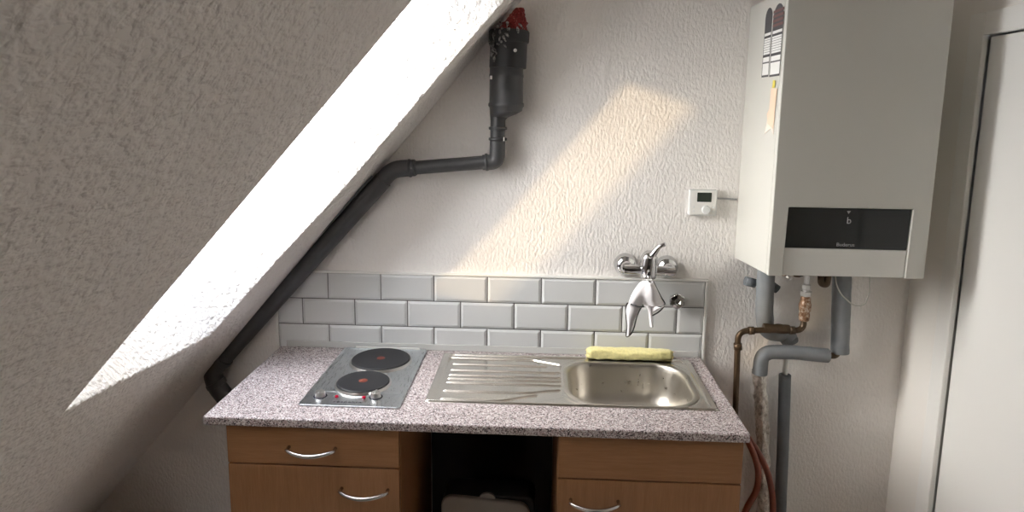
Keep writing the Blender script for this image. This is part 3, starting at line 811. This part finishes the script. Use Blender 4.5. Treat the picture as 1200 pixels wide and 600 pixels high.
bm = bmesh.new(); box(bm, .619, .626, -.1225, -.1212, 1.010, 1.022); obj('pipe_sticker', bm, M['paper'], dp)
obj('pipe_sticker', B(.664, .668, YD - .038, YD - .036, .800, .814), M['paper'], dp)
o = obj('rubber_sleeve', L([(.0600, 0), (.0635, .001), (.0640, .004), (.0640, .085), (.0690, .088), (.0700, .092), (.0700, .122), (.0670, .127), (.05, .128)], (.676, -.073, 1.050), (0.03, 0, 1), 40), M['black'], dp); autosmooth(o, 50)
o['label'] = 'black rubber sleeve'
o = obj('hose_clamp_screw', L([(.003, 0), (.006, .002), (.006, .006), (0, .007)], (.704, -.1365, 1.105), (0, -1, 0), 12), M['dullchrome'], dp)
# red collar, ragged, tapering into the corner
bm = bmesh.new(); rings = []
for j in range(16):
    t = j / 15; z = 1.172 + .082 * t
    cx = .688 + .026 * t; r = .054 * (1 - .72 * t ** 1.1)
    rr_ = []
    for k in range(36):
        a = 2 * PI * k / 36; q = r * (1 + .16 * noise.noise(Vector((math.cos(a) * 2, math.sin(a) * 2, t * 6))) + .06 * math.sin(j * 2.4))
        x_ = cx + q * math.cos(a); x_ = max(x_, sx(z) + .004)
        rr_.append(bm.verts.new((x_, min(-.060 + q * math.sin(a), -.004), z + .004 * noise.noise(Vector((a, t * 9, 2))))))
    rings.append(rr_)
for A, Q in zip(rings, rings[1:]):
    for k in range(36): bm.faces.new((A[k], A[(k + 1) % 36], Q[(k + 1) % 36], Q[k]))
bm.faces.new(rings[0]); bm.faces.new(rings[-1])
o = obj('red_collar', bm, M['redflock'], dp, smooth=True); o['label'] = 'ragged dark red collar at the top'
bm = bmesh.new()
for k in range(46):
    t = random.random(); z = 1.085 + .115 * t
    a = math.radians(random.uniform(195, 262) if t < .75 else random.uniform(200, 300)); rr0 = .0705 if z > 1.135 else .066
    p = Vector((.680 + rr0 * math.cos(a), -.073 + rr0 * math.sin(a), z))
    if p.x < sx(z) + .008: p.x = sx(z) + .008
    q = p + Vector((random.uniform(-.006, .016), random.uniform(-.004, .004), random.uniform(-.022, .006)))
    tube(bm, [p, (p + q) / 2 + Vector((0, -.003, .002)), q], random.uniform(.0025, .0055), 7, rf=lambda i, t_, a_: (.6, 1.1, .5)[i])
o = obj('filler_blobs', bm, M['filler'], dp, smooth=True); o['label'] = 'crumbly grey filler smeared on the sleeve'

# ------------------------------------------------------------------ waste bin in the gap, bag in the corner
wb = thing('waste_bin', 'taupe plastic bin with black rim standing in the gap between the cabinets', 'bin', (.63, -.32, ZF))
bm = bmesh.new()
pts = [(.500, ZF + .004), (.765, ZF + .004)] + [(.782, -.446)] + [(.742 + .040 * math.cos(a), -.429 + .040 * math.sin(a)) for a in [math.radians(q) for q in range(0, 91, 15)]] + [(.520 + .036 * math.cos(a), -.409 + .036 * math.sin(a)) for a in [math.radians(q) for q in range(90, 181, 15)]]
prism(bm, pts, 'y', -.352, -.372)
obj('front_panel', bm, M['bin'], wb, bevel=.006, seg=3, ang=50)
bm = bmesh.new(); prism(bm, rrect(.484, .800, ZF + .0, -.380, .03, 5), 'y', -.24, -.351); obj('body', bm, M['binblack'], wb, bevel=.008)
bm = bmesh.new(); prism(bm, [(.612, -.376)] + [(.639 + .027 * math.cos(a), -.383 + .022 * math.sin(a)) for a in [math.radians(q) for q in range(170, 9, -16)]] + [(.666, -.380)], 'y', -.356, -.366); obj('lid_tab', bm, M['bin'], wb)

bg = thing('cloth_bag', 'beige bag with a black strap on the floor in the dim left corner', 'bag', (-.76, -.14, ZF))
bm = bmesh.new(); rings = []
for j in range(22):
    t = j / 21; z = ZF + .002 + .222 * t; rr_ = []
    sxr = .075 * (1 - .15 * t) if t < .93 else .055; syr = .055 * (1 - .35 * t) if t < .93 else .02
    for k in range(32):
        a = 2 * PI * k / 32; f = 1 + .12 * noise.noise(Vector((math.cos(a) * 2, math.sin(a) * 2, t * 3)))
        rr_.append(bm.verts.new((-.762 + sxr * f * math.cos(a) + .02 * t, -.14 + syr * f * math.sin(a), z + .01 * noise.noise(Vector((a, t, 0))))))
    rings.append(rr_)
for A, Q in zip(rings, rings[1:]):
    for k in range(32): bm.faces.new((A[k], A[(k + 1) % 32], Q[(k + 1) % 32], Q[k]))
bm.faces.new(rings[0]); bm.faces.new(rings[-1]); obj('body', bm, M['bag'], bg, smooth=True)
obj('strap', T(fillet([(-.742, -.16, -.655), (-.775, -.165, -.640), (-.80, -.17, -.664), (-.838, -.17, -.654), (-.853, -.17, -.70), (-.842, -.17, ZF + .01)], .02), .006, 10), M['binblack'], bg, smooth=True)['label'] = 'black strap'

# ------------------------------------------------------------------ light
SUND = Vector((.493, .308, -.162)).normalized()
sun = bpy.data.lights.new('sun', 'SUN'); sun.energy = 2.35; sun.angle = math.radians(2.2); sun.color = (1, .72, .38)
so = bpy.data.objects.new('sun', sun); C.objects.link(so); so.rotation_euler = SUND.to_track_quat('-Z', 'Y').to_euler(); so.location = (-3, -2, 3)
# portal that guides the sky light through the skylight
pl = bpy.data.lights.new('skylight_portal', 'AREA'); pl.shape = 'RECTANGLE'
ctr = cen + Vector((NX, 0, NZ)) * .012
ul = (hout[0] - hout[5]); pl.size = .92; pl.size_y = 1.02; pl.cycles.is_portal = True
po = bpy.data.objects.new('skylight_portal', pl); C.objects.link(po)
zax = Vector((NX, 0, NZ)); xax = Vector((0, 1, 0)); yax = zax.cross(xax)
po.matrix_world = Matrix.Translation(ctr) @ Matrix((xax, yax, zax)).transposed().to_4x4()

w = bpy.data.worlds.new('sky'); bpy.context.scene.world = w; w.use_nodes = True
nt = w.node_tree; bgn = nt.nodes['Background']
tc = nt.nodes.new('ShaderNodeTexCoord')
dot = nt.nodes.new('ShaderNodeVectorMath'); dot.operation = 'DOT_PRODUCT'
nt.links.new(tc.outputs['Generated'], dot.inputs[0]); dot.inputs[1].default_value = tuple(Vector((-.89, -.27, .36)).normalized())
mx0 = nt.nodes.new('ShaderNodeMath'); mx0.operation = 'MAXIMUM'; mx0.inputs[1].default_value = 0; nt.links.new(dot.outputs['Value'], mx0.inputs[0])
pw = nt.nodes.new('ShaderNodeMath'); pw.operation = 'POWER'; pw.inputs[1].default_value = 8; nt.links.new(mx0.outputs[0], pw.inputs[0])
mc = nt.nodes.new('ShaderNodeMix'); mc.data_type = 'RGBA'
SKY = (8.1, 8.8, 10.1); AUR = (51, 49.5, 47)
mc.inputs[6].default_value = (*SKY, 1); mc.inputs[7].default_value = (*AUR, 1)
nt.links.new(pw.outputs[0], mc.inputs[0]); nt.links.new(mc.outputs[2], bgn.inputs['Color'])
bgn.inputs['Strength'].default_value = 1.0

# ------------------------------------------------------------------ camera
cx, cy, cz = .7950834, -2.3676553, .9046743
yaw, pit, rol, foc, sh = -.042689, .1500773, .0126415, 761.888, -54.81
f = Vector((math.sin(yaw) * math.cos(pit), math.cos(yaw) * math.cos(pit), -math.sin(pit)))
r = Vector((math.cos(yaw), -math.sin(yaw), 0)); u = r.cross(f)
r2 = r * math.cos(rol) + u * math.sin(rol); u2 = -r * math.sin(rol) + u * math.cos(rol)
cam = bpy.data.cameras.new('camera'); co = bpy.data.objects.new('camera', cam); C.objects.link(co)
cam.sensor_width = 36; cam.lens = foc * 36 / 1200; cam.shift_y = sh / 1200
co.matrix_world = Matrix.Translation((cx, cy, cz)) @ Matrix((r2, u2, -f)).transposed().to_4x4()
cam.clip_start = .05
sc = bpy.context.scene; sc.camera = co

# lift everything so that the floor is at z = 0
bpy.context.view_layer.update()
for o in list(bpy.data.objects):
    if o.parent is None: o.location.z += LIFT

vs_ = sc.view_settings
sc.display_settings.display_device = 'sRGB'
vs_.view_transform = 'Standard'; vs_.look = 'None'; vs_.gamma = 1; vs_.use_curve_mapping = False
vs_.exposure = 0.0
cy_ = sc.cycles
cy_.use_denoising = True
try: cy_.denoiser = 'OPENIMAGEDENOISE'
except Exception: pass
cy_.max_bounces = 14; cy_.diffuse_bounces = 10; cy_.glossy_bounces = 6; cy_.transparent_max_bounces = 8
cy_.caustics_reflective = False; cy_.caustics_refractive = False
cy_.sample_clamp_indirect = 8
